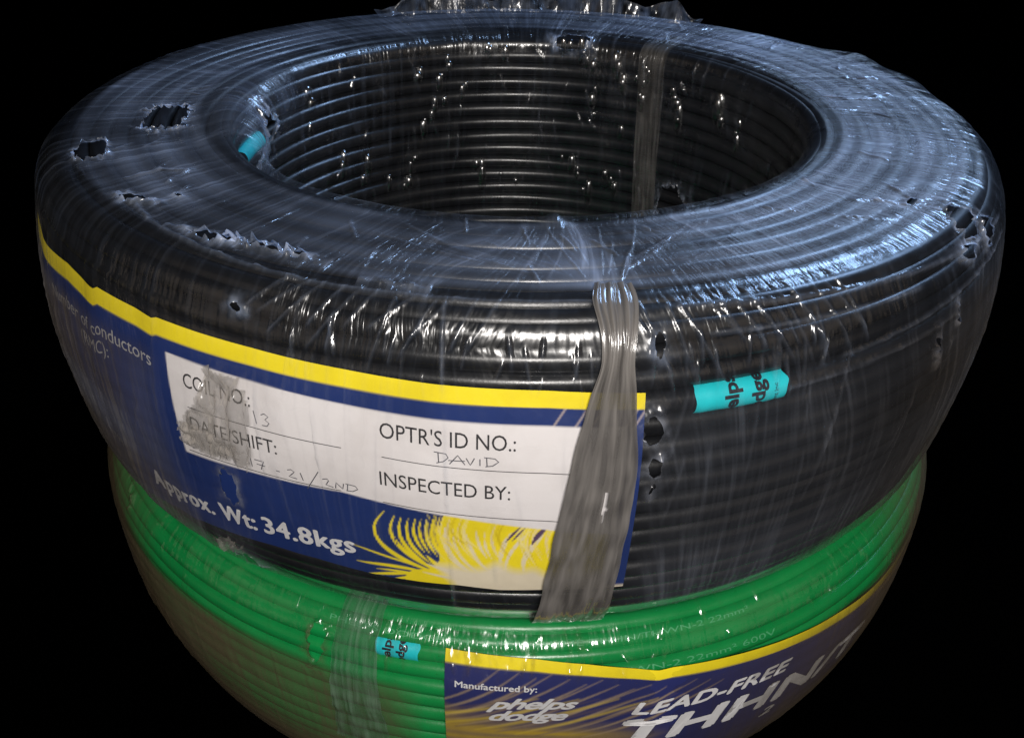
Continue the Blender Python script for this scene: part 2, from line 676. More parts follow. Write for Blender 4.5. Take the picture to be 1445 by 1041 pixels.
def ribbon(sheet, lines, wid, mat, parent, lift=.00045, name='handwriting'):
    V, F = [], []
    for pts in lines:
        p = np.array(pts, float)
        q = [p[0]]
        for a, b in zip(p[:-1], p[1:]):
            m = max(1, int(np.hypot((b - a)[0] * 3.75, (b - a)[1]) / 1.2))
            for j in range(1, m + 1):
                q.append(a + (b - a) * j / m)
        q = np.array(q)
        xy = q * np.array((3.75, 1.0))
        t = np.gradient(xy, axis=0)
        t /= np.maximum(np.hypot(t[:, 0], t[:, 1]), 1e-6)[:, None]
        nrm = np.stack([-t[:, 1], t[:, 0]], 1) * wid / 2
        i0 = len(V)
        for a, b in zip(xy + nrm, xy - nrm):
            V += [a, b]
        for j in range(len(q) - 1):
            F.append((i0 + 2 * j, i0 + 2 * j + 1, i0 + 2 * j + 3, i0 + 2 * j + 2))
    V = np.array(V)
    P = sheet.place(V[:, 0] / 3.75, V[:, 1] / 1000, lift)
    return part(name, P, F, mat, parent, smooth=False)


# --- black coil's label ---------------------------------------------------
LB = Sheet(PB, BCX, [(-70, -23.5), (-57.2, -24.6), (-50, -22.4), (-45, -23.6), (-43.8, -23.6), (-43.0, -22.0), (-37, -22.2),
                     (-34.4, -22.9), (-33.8, -22.0), (-22.9, -22.1), (-14.3, -22.9), (-6.4, -24.3), (2.8, -24.9), (10.9, -27.0), (14, -27.6)],
           -.0005, folds=[(-43.9, 5.0, .0008), (-34.3, 4.0, .0006), (-58, 7.0, .0008)])

# swirl art in its own drawing units (about 0.08 mm), converted to phi / w
def art_xy(PH, W):
    x = (PH + 13.9) / 18.6 * 990
    ytop = 150 + np.clip(x, -400, 1500) * .101
    y = ytop + (-(W) - 52.5) / 36.0 * 320
    return x, y


def paint_black(PH, W):
    c = np.zeros(PH.shape + (3,)) + NAVY
    X, Y = art_xy(PH, W)
    # golden swirl, lower right
    fill = [(440, 150), (470, 150), (720, 200), (1400, 240), (1400, 640), (800, 640), (650, 640), (420, 600), (300, 540), (190, 480),
            (240, 420), (360, 415), (400, 370), (392, 300), (400, 220)]
    blend(c, poly_mask(X, Y, fill, 4), YEL)
    for pts, wd in [
        ([(140, 165), (85, 215), (78, 265), (110, 315), (180, 360), (270, 400), (400, 440)], 20),
        ([(190, 180), (160, 230), (168, 280), (220, 335), (300, 385), (400, 430)], 22),
        ([(222, 185), (202, 235), (213, 290), (260, 345), (340, 400)], 19),
        ([(256, 190), (240, 240), (253, 300), (300, 350), (350, 390)], 18),
        ([(290, 190), (275, 240), (288, 290), (325, 340)], 16), ([(318, 190), (304, 240), (316, 290), (350, 345)], 15), ([(346, 190), (334, 245), (346, 300), (385, 355)], 17), ([(376, 190), (362, 245), (374, 300), (415, 360)], 18), ([(405, 190), (390, 245), (402, 305), (440, 365)], 18), ([(432, 190), (418, 245), (428, 305), (465, 370)], 18), ([(330, 350), (370, 390), (430, 420)], 20), ([(280, 370), (340, 405), (420, 435)], 16),
        ([(-60, 322), (0, 335), (100, 360), (230, 390), (340, 425)], 9),
        ([(-40, 400), (0, 405), (130, 408), (260, 420), (370, 445)], 15),
        ([(0, 462), (20, 460), (120, 450), (240, 440), (320, 430)], 15),
        ([(120, 482), (220, 462), (320, 450)], 15), ([(170, 500), (270, 475), (360, 460)], 14),
        ([(230, 520), (350, 490), (430, 480)], 15), ([(60, 430), (170, 432), (280, 440)], 9)]:
        stroke(c, X, Y, pts, wd, YEL)
    cream = [(380, 395), (480, 400), (560, 420), (620, 415), (680, 385), (740, 430), (800, 440), (860, 430), (930, 480), (1500, 470),
             (1500, 700), (600, 700), (430, 560), (470, 500), (420, 450)]
    blend(c, poly_mask(X, Y, cream, 45), CREAM)
    for pts, wd in [
        ([(430, 225), (425, 300), (460, 370), (540, 430)], 26), ([(470, 230), (470, 300), (505, 370), (590, 440)], 14),
        ([(520, 235), (545, 310), (580, 380), (640, 430)], 18), ([(575, 240), (590, 310), (630, 370)], 14),
        ([(620, 245), (615, 310), (650, 370)], 12), ([(655, 245), (650, 300), (680, 360)], 10),
        ([(740, 260), (700, 320), (690, 400)], 26), ([(830, 260), (760, 320), (720, 380), (720, 440)], 18),
        ([(905, 265), (840, 330), (800, 390), (810, 450)], 30), ([(330, 390), (420, 420), (520, 450)], 16), ([(300, 430), (400, 450), (500, 470)], 10)]:
        stroke(c, X, Y, pts, wd, CREAM, 5, op=.9)
    ra = np.random.default_rng(12)
    for i in range(46):
        x0 = ra.uniform(330, 1000)
        yt = 150 + x0 * .101
        ln = ra.uniform(.5, 1.0)
        lean = (x0 - 640) / 640 * 60
        pts = [(x0 + 25 + lean * .6, yt - 15), (x0 - 12, yt + 60 * ln), (x0 + 2 - lean * .3, yt + 120 * ln), (x0 + 60 - lean, yt + 200 * ln)]
        cc = [(.92, .76, .05), (.62, .46, .015), (.86, .74, .30), (.90, .70, .02), (.80, .66, .40)][i % 5]
        stroke(c, X, Y, pts, ra.uniform(5, 13), cc, 5, op=.75)
    for pts, wd in [([(715, 300), (745, 270), (790, 235)], 12), ([(745, 298), (775, 270), (810, 240)], 9), ([(840, 320), (862, 285), (915, 245)], 24),
                    ([(300, 515), (400, 505), (470, 500)], 6), ([(950, 330), (975, 280), (1000, 250)], 14),
                    ([(310, 215), (318, 260), (330, 300)], 6), ([(175, 270), (190, 310)], 6)]:
        stroke(c, X, Y, pts, wd, (.10, .06, .12), 3)
    blend(c, np.clip((PH - 8.6) * 3.75 / 1.5, 0, 1) * np.clip((W + 84) / 2 + .5, 0, 1), NAVY)
    # fine gold rays near the right end of the blue band
    for x0 in (3.2, 5.0, 6.3, 9.2, 9.9):
        d_, _ = seg_dist(PH * 3.75, W, [(x0 * 3.75, -13), (x0 * 3.75 + 5, -4)])
        blend(c, .55 * np.clip((.35 - d_) / .3 + .5, 0, 1), (.55, .45, .40))
    # writing panel
    xl = np.interp(-W, [11, 57], [-32.7, -32.0])
    bot = np.interp(PH, [-33, -15, -5, 5, 9], [-52.0, -47.5, -50.5, -55.5, -56.5])
    tp = np.interp(PH, [-33, -14, 6, 10], [-11.2, -12.0, -12.0, -11.5])
    m = np.clip((PH - xl) * 3.75 / .5 + .5, 0, 1) * np.clip((9.3 - PH) * 3.75 / .5 + .5, 0, 1)
    m *= np.clip((tp - W) / .5 + .5, 0, 1) * np.clip((W - bot) / .5 + .5, 0, 1)
    blend(c, m, PAPER)
    # yellow edge
    yb = np.interp(PH, [-60, -40, 0, 10], [-7.0, -6.4, -5.8, -5.6])
    blend(c, np.clip((W - yb) / .5 + .5, 0, 1), YEL)
    return c


lab_b = sheet_mesh(LB, -66, 10.9, ([-66, -45, -38, -30, -24, -19, -13.4, -8.5, -5, -1, 2.7, 11],
                                   [-97, -97, -92, -89, -87, -86, -87, -86.5, -85.8, -86.8, -86.2, -85]), paint_black, 'paper_label', BLACK)
lab_b['label'] = 'navy, yellow and white paper label with handwritten inspection fields'
T = lambda *a, **k: label_text(LB, *a, **k)
T('COIL NO.:', -30.6, -23.2, -21.8, -21.2, 5.9, M_INK, lab_b)
T('DATE/SHIFT:', -30.4, -20.9, -39.0, -37.5, 5.9, M_INK, lab_b)
T("OPTR'S ID NO.:", -11.1, .3, -21.2, -21.3, 6.0, M_INK, lab_b)
T('INSPECTED BY:', -11.3, -.1, -40.2, -41.0, 6.0, M_INK, lab_b)
T('Approx. Wt:', -39.8, -25.4, -82.0, -80.2, 8.8, M_WHITE, lab_b, heavy=.045, spacing=1.1)
T('34.8kgs', -24.4, -14.6, -79.8, -76.6, 8.8, M_WHITE, lab_b, heavy=.045, spacing=1.08)
T('Number of conductors', -55.0, -34.6, -18.6, -18.0, 5.6, M_GREYPRINT, lab_b)
T('(RMC):', -47.4, -41.6, -26.2, -25.8, 5.6, M_GREYPRINT, lab_b)
T('0793', -48.0, -44.6, -72.5, -71.5, 4.0, M_GREYPRINT, lab_b)
for a, b, wa, wb in ((-30.4, -14.6, -29.6, -28.2), (-11.0, 5.4, -28.6, -29.6), (-31.4, -15.0, -49.6, -46.6), (-11.2, 5.4, -47.8, -50.4)):
    n = 30
    ribbon(LB, [[(a + (b - a) * i / n, wa + (wb - wa) * i / n) for i in range(n + 1)]], .28, M_INK, lab_b, name='printed_line')


def hand(x, w0, sc, glyphs):
    """pen strokes; glyph units: x in degrees, y in mm above the writing line"""
    out = []
    for g in glyphs:
        out.append([(x + px * sc, w0 + py) for px, py in g])
    return out


ribbon(LB, hand(-22.9, -27.6, 1, [[(0, 5.4), (.25, .6)], [(.75, 4.6), (1.1, 5.4), (1.5, 4.6), (1.15, 3.2), (1.55, 2.2), (1.3, .8), (.8, .7)]]), .34, M_PEN, lab_b)
ribbon(LB, hand(-28.2, -47.4, 1, [
    [(.1, 4.4), (-.15, 2.5), (.15, .9), (.55, 1.6), (.55, 3.6), (.1, 4.4)], [(.95, 4.4), (.85, 2.2), (1.7, 2.3)], [(1.5, 3.8), (1.5, .2)],
    [(2.5, 2.2), (3.0, 2.1)],
    [(4.3, 4.6), (4.35, 1.0)], [(4.7, 4.6), (5.7, 4.8), (5.5, 3.0), (5.3, .9)], [(4.9, 2.9), (5.8, 2.9)],
    [(6.9, 2.6), (7.3, 2.5)],
    [(8.1, 4.4), (8.5, 5.0), (8.8, 4.2), (8.2, 1.6), (9.0, 1.5)], [(9.4, 4.6), (9.6, 1.4)],
    [(11.2, 7.0), (9.9, -1.8)],
    [(11.5, 4.2), (12.0, 4.8), (12.1, 4.0), (11.8, 2.0), (12.5, 1.6)], [(12.7, 1.4), (12.8, 4.0), (13.4, 1.8), (13.5, 4.2)],
    [(13.9, 4.4), (13.8, 1.4)], [(13.7, 4.4), (14.6, 4.2), (14.8, 3.0), (14.3, 1.6), (13.7, 1.4)]]), .34, M_PEN, lab_b)
ribbon(LB, hand(-6.4, -28.8, 1, [
    [(.25, 5.4), (.3, 1.4)], [(-.1, 5.4), (.9, 5.0), (1.1, 3.6), (.7, 2.0), (.1, 1.2)],
    [(1.2, 1.2), (1.9, 4.8), (2.5, 1.4)], [(1.1, 2.6), (2.5, 2.8)],
    [(2.6, 4.0), (2.95, 1.4), (3.3, 4.2)], [(3.75, 4.0), (3.75, 1.4)],
    [(4.3, 4.6), (4.35, 1.2)], [(4.1, 4.7), (5.0, 4.4), (5.3, 3.2), (4.8, 1.6), (4.2, 1.2)]]), .34, M_PEN, lab_b)

# --- green coil's label ----------------------------------------------------
LG = Sheet(PG, GCX, [(-12, -146.2), (-6.8, -147.7), (2.7, -150.0), (8, -152.8), (13.0, -156.6), (15.5, -158.6), (17, -158.4), (30.2, -163.8), (40, -167.5), (51.2, -172), (75, -177)],
           -.0005, folds=[(15.5, 5, .0008)])


def paint_green(PH, W):
    c = np.zeros(PH.shape + (3,)) + np.array((.022, .028, .125))
    X = (PH + 6.8) * 3.75
    Y = -W
    gold = np.array((.42, .29, .035))
    # golden glow with curved streaks
    edge = 23 + 6 * np.sin(X * .05) + np.maximum(0, X - 40) * .25
    g = np.clip((Y - edge) / 9, 0, 1) * np.clip((95 - X) / 45, 0, 1)
    st = vnoise((X * .03 + Y * .9) * .05, np.clip(X / 160 + .1, 0, 1), 60, 3, 77) * .5 + .5
    blend(c, g * (.45 + .55 * st), gold)
    for i in range(15):
        x0 = 2 + i * 5.5
        y0 = 13 + i * .35 + (i % 3) * 1.5
        pts = [(x0 - 24, y0 + 19), (x0 - 8, y0 + 13), (x0 + 8, y0 + 3), (x0 + 20 + i, y0 - 9)]
        stroke(c, X, Y, pts, .9 + .35 * (i % 3), np.array((.36, .27, .16)), .9, op=.7)
    for i in range(9):
        x0 = 6 + i * 8
        pts = [(x0 - 34, 36 + i * .5), (x0 - 8, 29 - i * .1), (x0 + 22, 18 - i * .5)]
        stroke(c, X, Y, pts, 1.6, np.array((.60, .44, .04)) if i % 2 else np.array((.10, .07, .09)), 1.4, op=.65)
    yb = np.interp(PH, [-7, 15, 40], [-4.9, -4.7, -5.6])
    blend(c, np.clip((W - yb) / .5 + .5, 0, 1), YEL)
    return c


lab_g = sheet_mesh(LG, -6.8, 72, ([-7, 72], [-84, -84]), paint_green, 'paper_label', GREEN, step=.0007)
lab_g['label'] = 'navy and gold paper label with yellow edge and large grey lettering'
T = lambda *a, **k: label_text(LG, *a, **k)
T('Manufactured by:', -5.7, 2.7, -14.6, -13.6, 3.0, M_WHITE, lab_g, heavy=.03)
T('phelps', -2.4, 7.0, -24.2, -21.2, 5.9, M_WHITE, lab_g, heavy=.07, shear=.45, spacing=.92)
T('dodge', -2.1, 6.0, -31.0, -28.2, 5.9, M_WHITE, lab_g, heavy=.07, shear=.45, spacing=.92)
T('LEAD-FREE', 13.0, 33.0, -24.0, -19.6, 7.2, M_WHITE, lab_g, heavy=.075, shear=.3, spacing=1.05)
T('THHN/T', 12.4, 49.0, -42.5, -37.5, 14.5, M_WHITE, lab_g, heavy=.10, shear=.22, spacing=1.06)
T('2', 31.0, 33.0, -50.5, -50, 6.0, M_WHITE, lab_g, heavy=.04, shear=.25)


# ------------------------------------------------------------------ tape flags and print on single wires
def on_wire(f, cx, phi_deg, th, rad):
    """point on a wire: th = angle round the wire, 0 = outward, +90 = up"""
    phi = np.asarray(phi_deg) * D2R
    r, z = f(phi)
    return cyl(phi, r + rad * np.cos(th), z + rad * np.sin(th), cx)


def slice_text(V, F, ys):
    bm = bmesh.new()
    vs = [bm.verts.new((x, y, 0)) for x, y in V]
    for fc in F:
        try:
            bm.faces.new([vs[i] for i in fc])
        except ValueError:
            pass
    for y in ys:
        bmesh.ops.bisect_plane(bm, geom=bm.verts[:] + bm.edges[:] + bm.faces[:], plane_co=(0, y, 0), plane_no=(0, 1, 0))
    bmesh.ops.triangulate(bm, faces=bm.faces[:])
    bm.verts.index_update()
    V2 = np.array([v.co[:] for v in bm.verts])
    F2 = [tuple(v.index for v in fc.verts) for fc in bm.faces]
    bm.free()
    return V2[:, :2], F2


def tape_flag(root, cx, turn, p0, p1, th0, th1, rad, lettering, ragged=.5, mid=0.0, names='marker_tape', label=None):
    _, f, _ = turn
    n, m = 40, 20
    u = np.linspace(0, 1, n)
    v = np.linspace(0, 1, m)
    U, Vv = np.meshgrid(u, v, indexing='ij')
    TH = (th0 + (th1 - th0) * Vv) * D2R
    PHI = p0 + (p1 - p0) * U + ragged * vnoise(Vv * 3, 0 * Vv, 12, 1, 41) * np.where(U > .5, 1, -.4) * np.abs(U - .5) * 2
    RAD = rad + .00012 * vnoise(U * 6, Vv, 12, 6, 43)
    P = on_wire(f, cx, PHI.ravel(), TH.ravel(), RAD.ravel())
    tp = part(names, P, grid_faces(n, m)[:, ::-1], M_TEAL, root)
    if label:
        tp['label'] = label
    for body, a0, a1, cap, bold in lettering:
        # text runs round the wire (upwards), its lines lie side by side along the wire
        V, F = text_tris(body, bold=bold)
        V = V.copy()
        V[:, 0] -= .5 * (V[:, 0].min() + V[:, 0].max())
        V *= cap / .729
        V[:, 1] *= .85
        V, F = slice_text(V[:, ::-1] * np.array((-1, 1)), F, np.arange(-12, 12, .6))
        # now x = across (mm, along wire), y = along the text (mm, round the wire)
        th = mid * D2R + V[:, 1] / 1000 / rad
        keep = (th > th0 * D2R + .05) & (th < th1 * D2R - .05)
        F = [fc for fc in F if all(keep[i] for i in fc)]
        ph = a1 + V[:, 0] / 3.75
        P = on_wire(f, cx, ph, th, rad + .0003)
        used = sorted({i for fc in F for i in fc})
        mp = {o: i for i, o in enumerate(used)}
        part('lettering', P[used], [tuple(mp[i] for i in fc) for fc in F], M_JET, tp, smooth=False)
    return tp


def turn_near(turns, prof, s):
    return min(turns, key=lambda t: abs(t[0] - s))


tA = turn_near(TB, PB, PB.s_side(-.0285))
tape_flag(BLACK, BCX, tA, 15.4, 24.0, -92, 100, WD / 2 + .0011,
          [('phelps', 0, 19.2, 5.6, .035), ('dodge', 0, 21.7, 5.6, .035), ('ment Inc', 0, 23.0, 1.7, 0)], .25, -8,
          label='bright teal tape flag with black lettering round one wire')
tC = turn_near(TB, PB, PB.s_inner(-.031))
tape_flag(BLACK, BCX, tC, -101, -88, 60, 300, WD / 2 + .0007, [], .8, 180, label='teal tape flag on the inner wall of the coil')
tB = turn_near(TG, PG, PG.s_side(-.1535))
tape_flag(GREEN, GCX, tB, -14.4, -9.7, -90, 110, WD / 2 + .0005, [('phelps', 0, -12.7, 4.2, .03), ('dodge', 0, -11.2, 4.2, .03)], .2, 0,
          label='blue tape flag with black lettering beside the label')


def wire_text(turn, body, p0, p1, th_deg, cap):
    _, f, _ = turn
    V, F = fit_text(body, p0, p1, cap)
    V, F = slice_text(V, F, np.arange(-2, 6, .8))
    th = th_deg * D2R + (V[:, 1] - cap / 2) / 1000 / (WD / 2)
    P = on_wire(f, GCX, V[:, 0], th, WD / 2 + .00012)
    return part('wire_print', P, F, M_WIRETXT, GREEN, smooth=False)


wire_text(turn_near(TG, PG, PG.s_side(-.1430)), 'PHELPS DODGE PHILS PERMALINE THHN/THWN-2 22mm\u00b2', -20, 27, 42, 2.2)
wire_text(turn_near(TG, PG, PG.s_side(-.1565)), 'THHN/THWN-2 22mm\u00b2 600V', 3, 30, 32, 2.4)


# ------------------------------------------------------------------ stretch film
def film(root, cx, prof, phi, s, mat, holes, pinches, folds, hazefn, seed, bulge=None, shadefn=None, off0=.0005, name='stretch_film'):
    nphi, ns = len(phi), len(s)
    PHI, SS = np.meshgrid(phi, s, indexing='ij')
    V01 = SS / prof.len
    rs = np.interp(s, prof.s, prof.r)
    # pulls: streaks converge at the pinch points
    W = PHI.copy()
    for (p0, s0, wd, kk) in pinches:
        d_ = (PHI - p0 + np.pi) % (2 * np.pi) - np.pi
        a = np.exp(-(d_ / wd) ** 2)
        W = W + a * (-d_) * (1 - 1 / (1 + kk * np.abs(SS - s0)))
    W = W + .05 * vnoise(PHI, V01, 7, 5, seed + 1)
    big = vnoise(PHI, V01, 14, 9, seed + 2)
    st = vnoise(W, V01, 230, 7, seed + 3)
    st2 = vnoise(W, V01, 620, 12, seed + 4)
    rid = np.clip(1 - np.abs(vnoise(W, V01, 170, 6, seed + 5)) * 5, 0, 1) ** 2
    mask = np.clip(vnoise(PHI, V01, 22, 10, seed + 6) * 1.4 + .1, 0, 1)
    h = off0 + .0003 * big + .00010 * st + .00006 * st2 + .0004 * rid * mask
    # the film sinks a little between the wire turns
    cnt = round((prof.len - .022) / WD)
    ph_s = (SS - .012) / ((prof.len - .022) / cnt)
    h -= .00030 * (1 - np.abs(np.sin(np.pi * ph_s))) * (1 - .5 * np.abs(big))
    hz = .05 * rid * mask
    bead = vnoise(PHI, V01, 300, 120, seed + 8)

    def window(p0, p1, s0, s1, mp, ms):
        """index block around a feature (no wrap needed: nothing straddles the seam at +-180 but by a hair)"""
        i0, i1 = np.searchsorted(phi, [min(p0, p1) - mp, max(p0, p1) + mp])
        j0, j1 = np.searchsorted(s, [min(s0, s1) - ms, max(s0, s1) + ms])
        return slice(i0, i1), slice(j0, j1)

    for (p0, s0, p1, s1, wd, hh, hzv) in folds:          # single raised creases
        for sh in (0, -2 * np.pi):
            a0, a1 = p0 + sh, p1 + sh
            blk = window(a0, a1, s0, s1, wd * 4 / .13, wd * 4)
            if h[blk].size == 0:
                continue
            L = np.hypot((a1 - a0) * .2, s1 - s0)
            dx, dy = (a1 - a0) * .2 / L, (s1 - s0) / L
            qx = (PHI[blk] - a0) * .2
            qy = SS[blk] - s0
            t = np.clip(qx * dx + qy * dy, 0, L)
            dd = np.hypot(qx - t * dx, qy - t * dy)
            e = np.exp(-(dd / wd) ** 2) * np.clip(np.sin(np.pi * np.clip(t / L, .03, .97)) * 2, 0, 1)
            h[blk] += hh * e * (1 + .6 * bead[blk])
            hz[blk] += hzv * e
    if bulge is not None:
        h += bulge(PHI, SS)
    inside = np.zeros(h.shape, bool)
    rag_all = 1 + .16 * vnoise(PHI, V01, 900, 300, seed + 11) + .24 * vnoise(PHI, V01, 300, 100, seed + 12)
    for (p0, s0, a, b, rot, sq, lip) in holes:           # torn holes: half sizes a (round) and b (along), metres
        p0 = p0 * D2R
        r0 = np.interp(s0, prof.s, prof.r)
        R = max(a, b) * 1.5 + .006
        blk = window(p0, p0, s0, s0, R / r0, R)
        qx = (PHI[blk] - p0) * r0
        qy = SS[blk] - s0
        c_, s_ = math.cos(rot), math.sin(rot)
        x, y = (qx * c_ + qy * s_) / a, (-qx * s_ + qy * c_) / b
        dist = (np.abs(x) ** sq + np.abs(y) ** sq) ** (1 / sq) * rag_all[blk]
        dist = np.maximum(dist, 1e-3)
        ins = dist < 1
        inside[blk] |= ins
        k_ = np.where(ins & (dist > .35), 1 / dist, 1.0)  # slide the rim onto the torn outline
        PHI[blk] = p0 + qx * k_ / r0
        SS[blk] = s0 + qy * k_
        dm = (np.maximum(dist, 1) - 1) * min(a, b)
        e = np.exp(-dm / .0013)
        n1 = vnoise(PHI[blk], SS[blk] / prof.len, 700, 240, seed + 13)
        n2 = vnoise(PHI[blk], SS[blk] / prof.len, 260, 110, seed + 14)
        h[blk] += 1.3 * lip * e * (.6 + .8 * n1)
        hz[blk] += .50 * e * (.5 + .8 * np.clip(n2, -.4, 1))
    hz = np.clip(hz + hazefn(PHI, SS), 0, .8)
    r, z, nr, nz = prof.at(SS)
    h = np.maximum(h, -.0002)
    RR = r + nr * h
    ZZ = z + nz * h
    V = np.stack([cx + RR * np.sin(PHI), -RR * np.cos(PHI), ZZ], -1).reshape(-1, 3)
    F = grid_faces(nphi, ns, True)
    F = F[inside.ravel()[F].sum(1) < 4]
    used = np.zeros(len(V), bool)
    used[F.ravel()] = True
    mp = np.cumsum(used) - 1
    flow = np.stack([.2 * np.cos(W), .2 * np.sin(W), SS], -1).reshape(-1, 3)
    return part(name, V[used], mp[F][:, ::-1], mat, root,
                attrs={'flow': ('FLOAT_VECTOR', flow[used]), 'haze': ('FLOAT', hz.ravel()[used]),
                       'dirt': ('FLOAT', (shadefn(PHI, SS) if shadefn else 0 * PHI).ravel()[used])})


def uneven(a, b, knots):
    """samples from a to b with the given spacing in each stretch: knots = [(end, step), ...]"""
    out, x = [], a
    for end, step in knots:
        n = max(1, int(round((end - x) / step)))
        out.append(np.linspace(x, end, n, endpoint=False))
        x = end
    return np.concatenate(out)


sS, sT, sI = PB.s_side, PB.s_top, PB.s_inner
holes_b = [
    # phi, s, half width, half length, rotation, squareness, lip height
    (-76.5, sT(.161), .0150, .0085, .05, 5, .0012), (-64.7, sT(.1925), .0095, .0058, .3, 2.6, .0016), (-47.0, sT(.193), .0075, .0022, -.35, 2.2, .0016),
    (-44.0, sT(.180), .0020, .0011, 0, 2, .0008), (-32.0, sT(.195), .0100, .0015, -.1, 2, .0020), (-26.0, sT(.1935), .0080, .0010, .05, 2, .0020),
    (-21.8, sT(.1925), .0040, .0009, .1, 2, .0016), (-11.0, sT(.201), .0040, .0006, 0, 2, .0012),
    (12.0, sS(-.0115), .0019, .0032, .1, 2.2, .0010), (11.7, sS(-.0395), .0029, .0044, .1, 2.4, .0016), (12.0, sS(-.0530), .0021, .0024, .3, 2, .0018),
    (11.9, sS(-.0625), .0010, .0022, .4, 2, .0016), (43.6, sS(-.0385), .0012, .0034, -.2, 2, .0014), (47.0, sS(-.0310), .0009, .0028, -.2, 2, .0010),
    (-24.6, sS(-.0105), .0022, .0016, .2, 2, .0014), (-28.0, sS(-.1215), .0065, .0032, .5, 2, .0018),
    (52.3, sS(-.0030), .0058, .0075, .5, 2.6, .0016), (55.8, sS(-.0100), .0045, .0056, .3, 2.4, .0014), (49.6, sS(-.0110), .0050, .0022, .1, 3, .0014),
    (51.0, sT(.190), .0030, .0014, .1, 2, .0010),
    (168, sI(-.004), .0100, .0040, 0, 2.4, .0010), (136.5, sI(-.092), .0085, .0120, .2, 2.6, .0012), (-86, sI(-.022), .0150, .0140, .2, 2.6, .0014),
    (-27.2, sS(-.0830), .0034, .0075, .12, 2.4, .0003),
]
pinch_b = [(5 * D2R, sT(.150), .30, 22), (-6 * D2R, sS(-.012), .10, 30), (27 * D2R, sS(-.030), .10, 30), (-24 * D2R, sS(-.040), .09, 30), (110 * D2R, sT(.18), .3, 10)]
fr = np.random.default_rng(5)
folds_b = []
for _ in range(46):        # pulled creases on the front side
    p = fr.uniform(-20, 30)
    z0 = fr.uniform(-.022, -.006)
    z1 = z0 - fr.uniform(.006, .020)
    folds_b.append((p * D2R, sS(z0), (p + fr.uniform(-.8, .8)) * D2R, sS(z1), .0005, fr.uniform(.0004, .0010), .05))
for _ in range(30):        # long creases on the right and left flanks
    p = fr.choice([fr.uniform(14, 62), fr.uniform(-62, -32)])
    z0 = fr.uniform(-.06, -.01)
    z1 = z0 - fr.uniform(.02, .06)
    folds_b.append((p * D2R, sS(z0), (p - fr.uniform(-1, 3)) * D2R, sS(max(z1, -.131)), .0006, fr.uniform(.0002, .0005), .05))
for _ in range(70):        # short beaded creases on the inner wall
    p = fr.uniform(100, 260)
    z0 = fr.uniform(-.085, -.004)
    folds_b.append((p * D2R, sI(z0), (p + fr.uniform(-3, 3)) * D2R, sI(z0 - fr.uniform(.006, .022)), .0008, fr.uniform(.0008, .0018), .03))
for _ in range(50):        # creases radiating across the top
    p = fr.uniform(-100, 150)
    r0 = fr.uniform(.142, .185)
    folds_b.append((p * D2R, sT(r0), (p + fr.uniform(-4, 4)) * D2R, sT(r0 + fr.uniform(.008, .022)), .0007, fr.uniform(.0005, .0012), .05))
for q in range(20):        # fan of pulls where the film is gathered over the strap
    dlt = -26 + q * 2.6 + fr.uniform(-1.3, 1.3)
    folds_b.append(((7.6 + dlt * .22) * D2R, sT(fr.uniform(.180, .199)), (7.6 + dlt) * D2R, sT(fr.uniform(.146, .172)), .0005, fr.uniform(.0001, .0005), fr.uniform(.02, .08)))
for q in range(14):        # slanting pulls over the right front shoulder
    p = 9 + q * 1.6 + fr.uniform(-.5, .5)
    folds_b.append((p * D2R, sS(-.001), (p + fr.uniform(2, 5)) * D2R, sS(fr.uniform(-.028, -.012)), .0005, fr.uniform(.0003, .0008), .06))
for q in range(12):        # and over the left front shoulder
    p = -20 + q * 1.7 + fr.uniform(-.5, .5)
    folds_b.append((p * D2R, sS(-.001), (p - fr.uniform(2, 5)) * D2R, sS(fr.uniform(-.024, -.010)), .0005, fr.uniform(.0003, .0008), .06))
for p, z0, z1, hzv in [(-5.6, -.034, -.128, .10), (-1.6, -.070, -.108, .07), (-6.1, -.001, -.028, .12), (-17, -.036, -.062, .06), (4.2, -.036, -.09, .05), (-22.6, -.034, -.075, .08)]:
    folds_b.append((p * D2R, sS(z0), (p + .3) * D2R, sS(z1), .0006, .0008, hzv))
for (a, z0, b, z1, hh) in [(14, -.003, 62, -.012, .0010), (17, -.0105, 40, -.013, .0008), (30, -.026, 62, -.018, .0011), (20, -.033, 46, -.030, .0005),
                           (-46, -.0, -20, -.0015, .0013), (-20, -.0015, 10, -.0015, .0005)]:
    n = 6
    for i in range(n):     # layer edges running round the shoulder
        p0, p1 = a + (b - a) * i / n - .8, a + (b - a) * (i + 1) / n + .8
        folds_b.append((p0 * D2R, sS(z0 + (z1 - z0) * i / n), p1 * D2R, sS(z0 + (z1 - z0) * (i + 1) / n), .0007, hh * .8, .10))


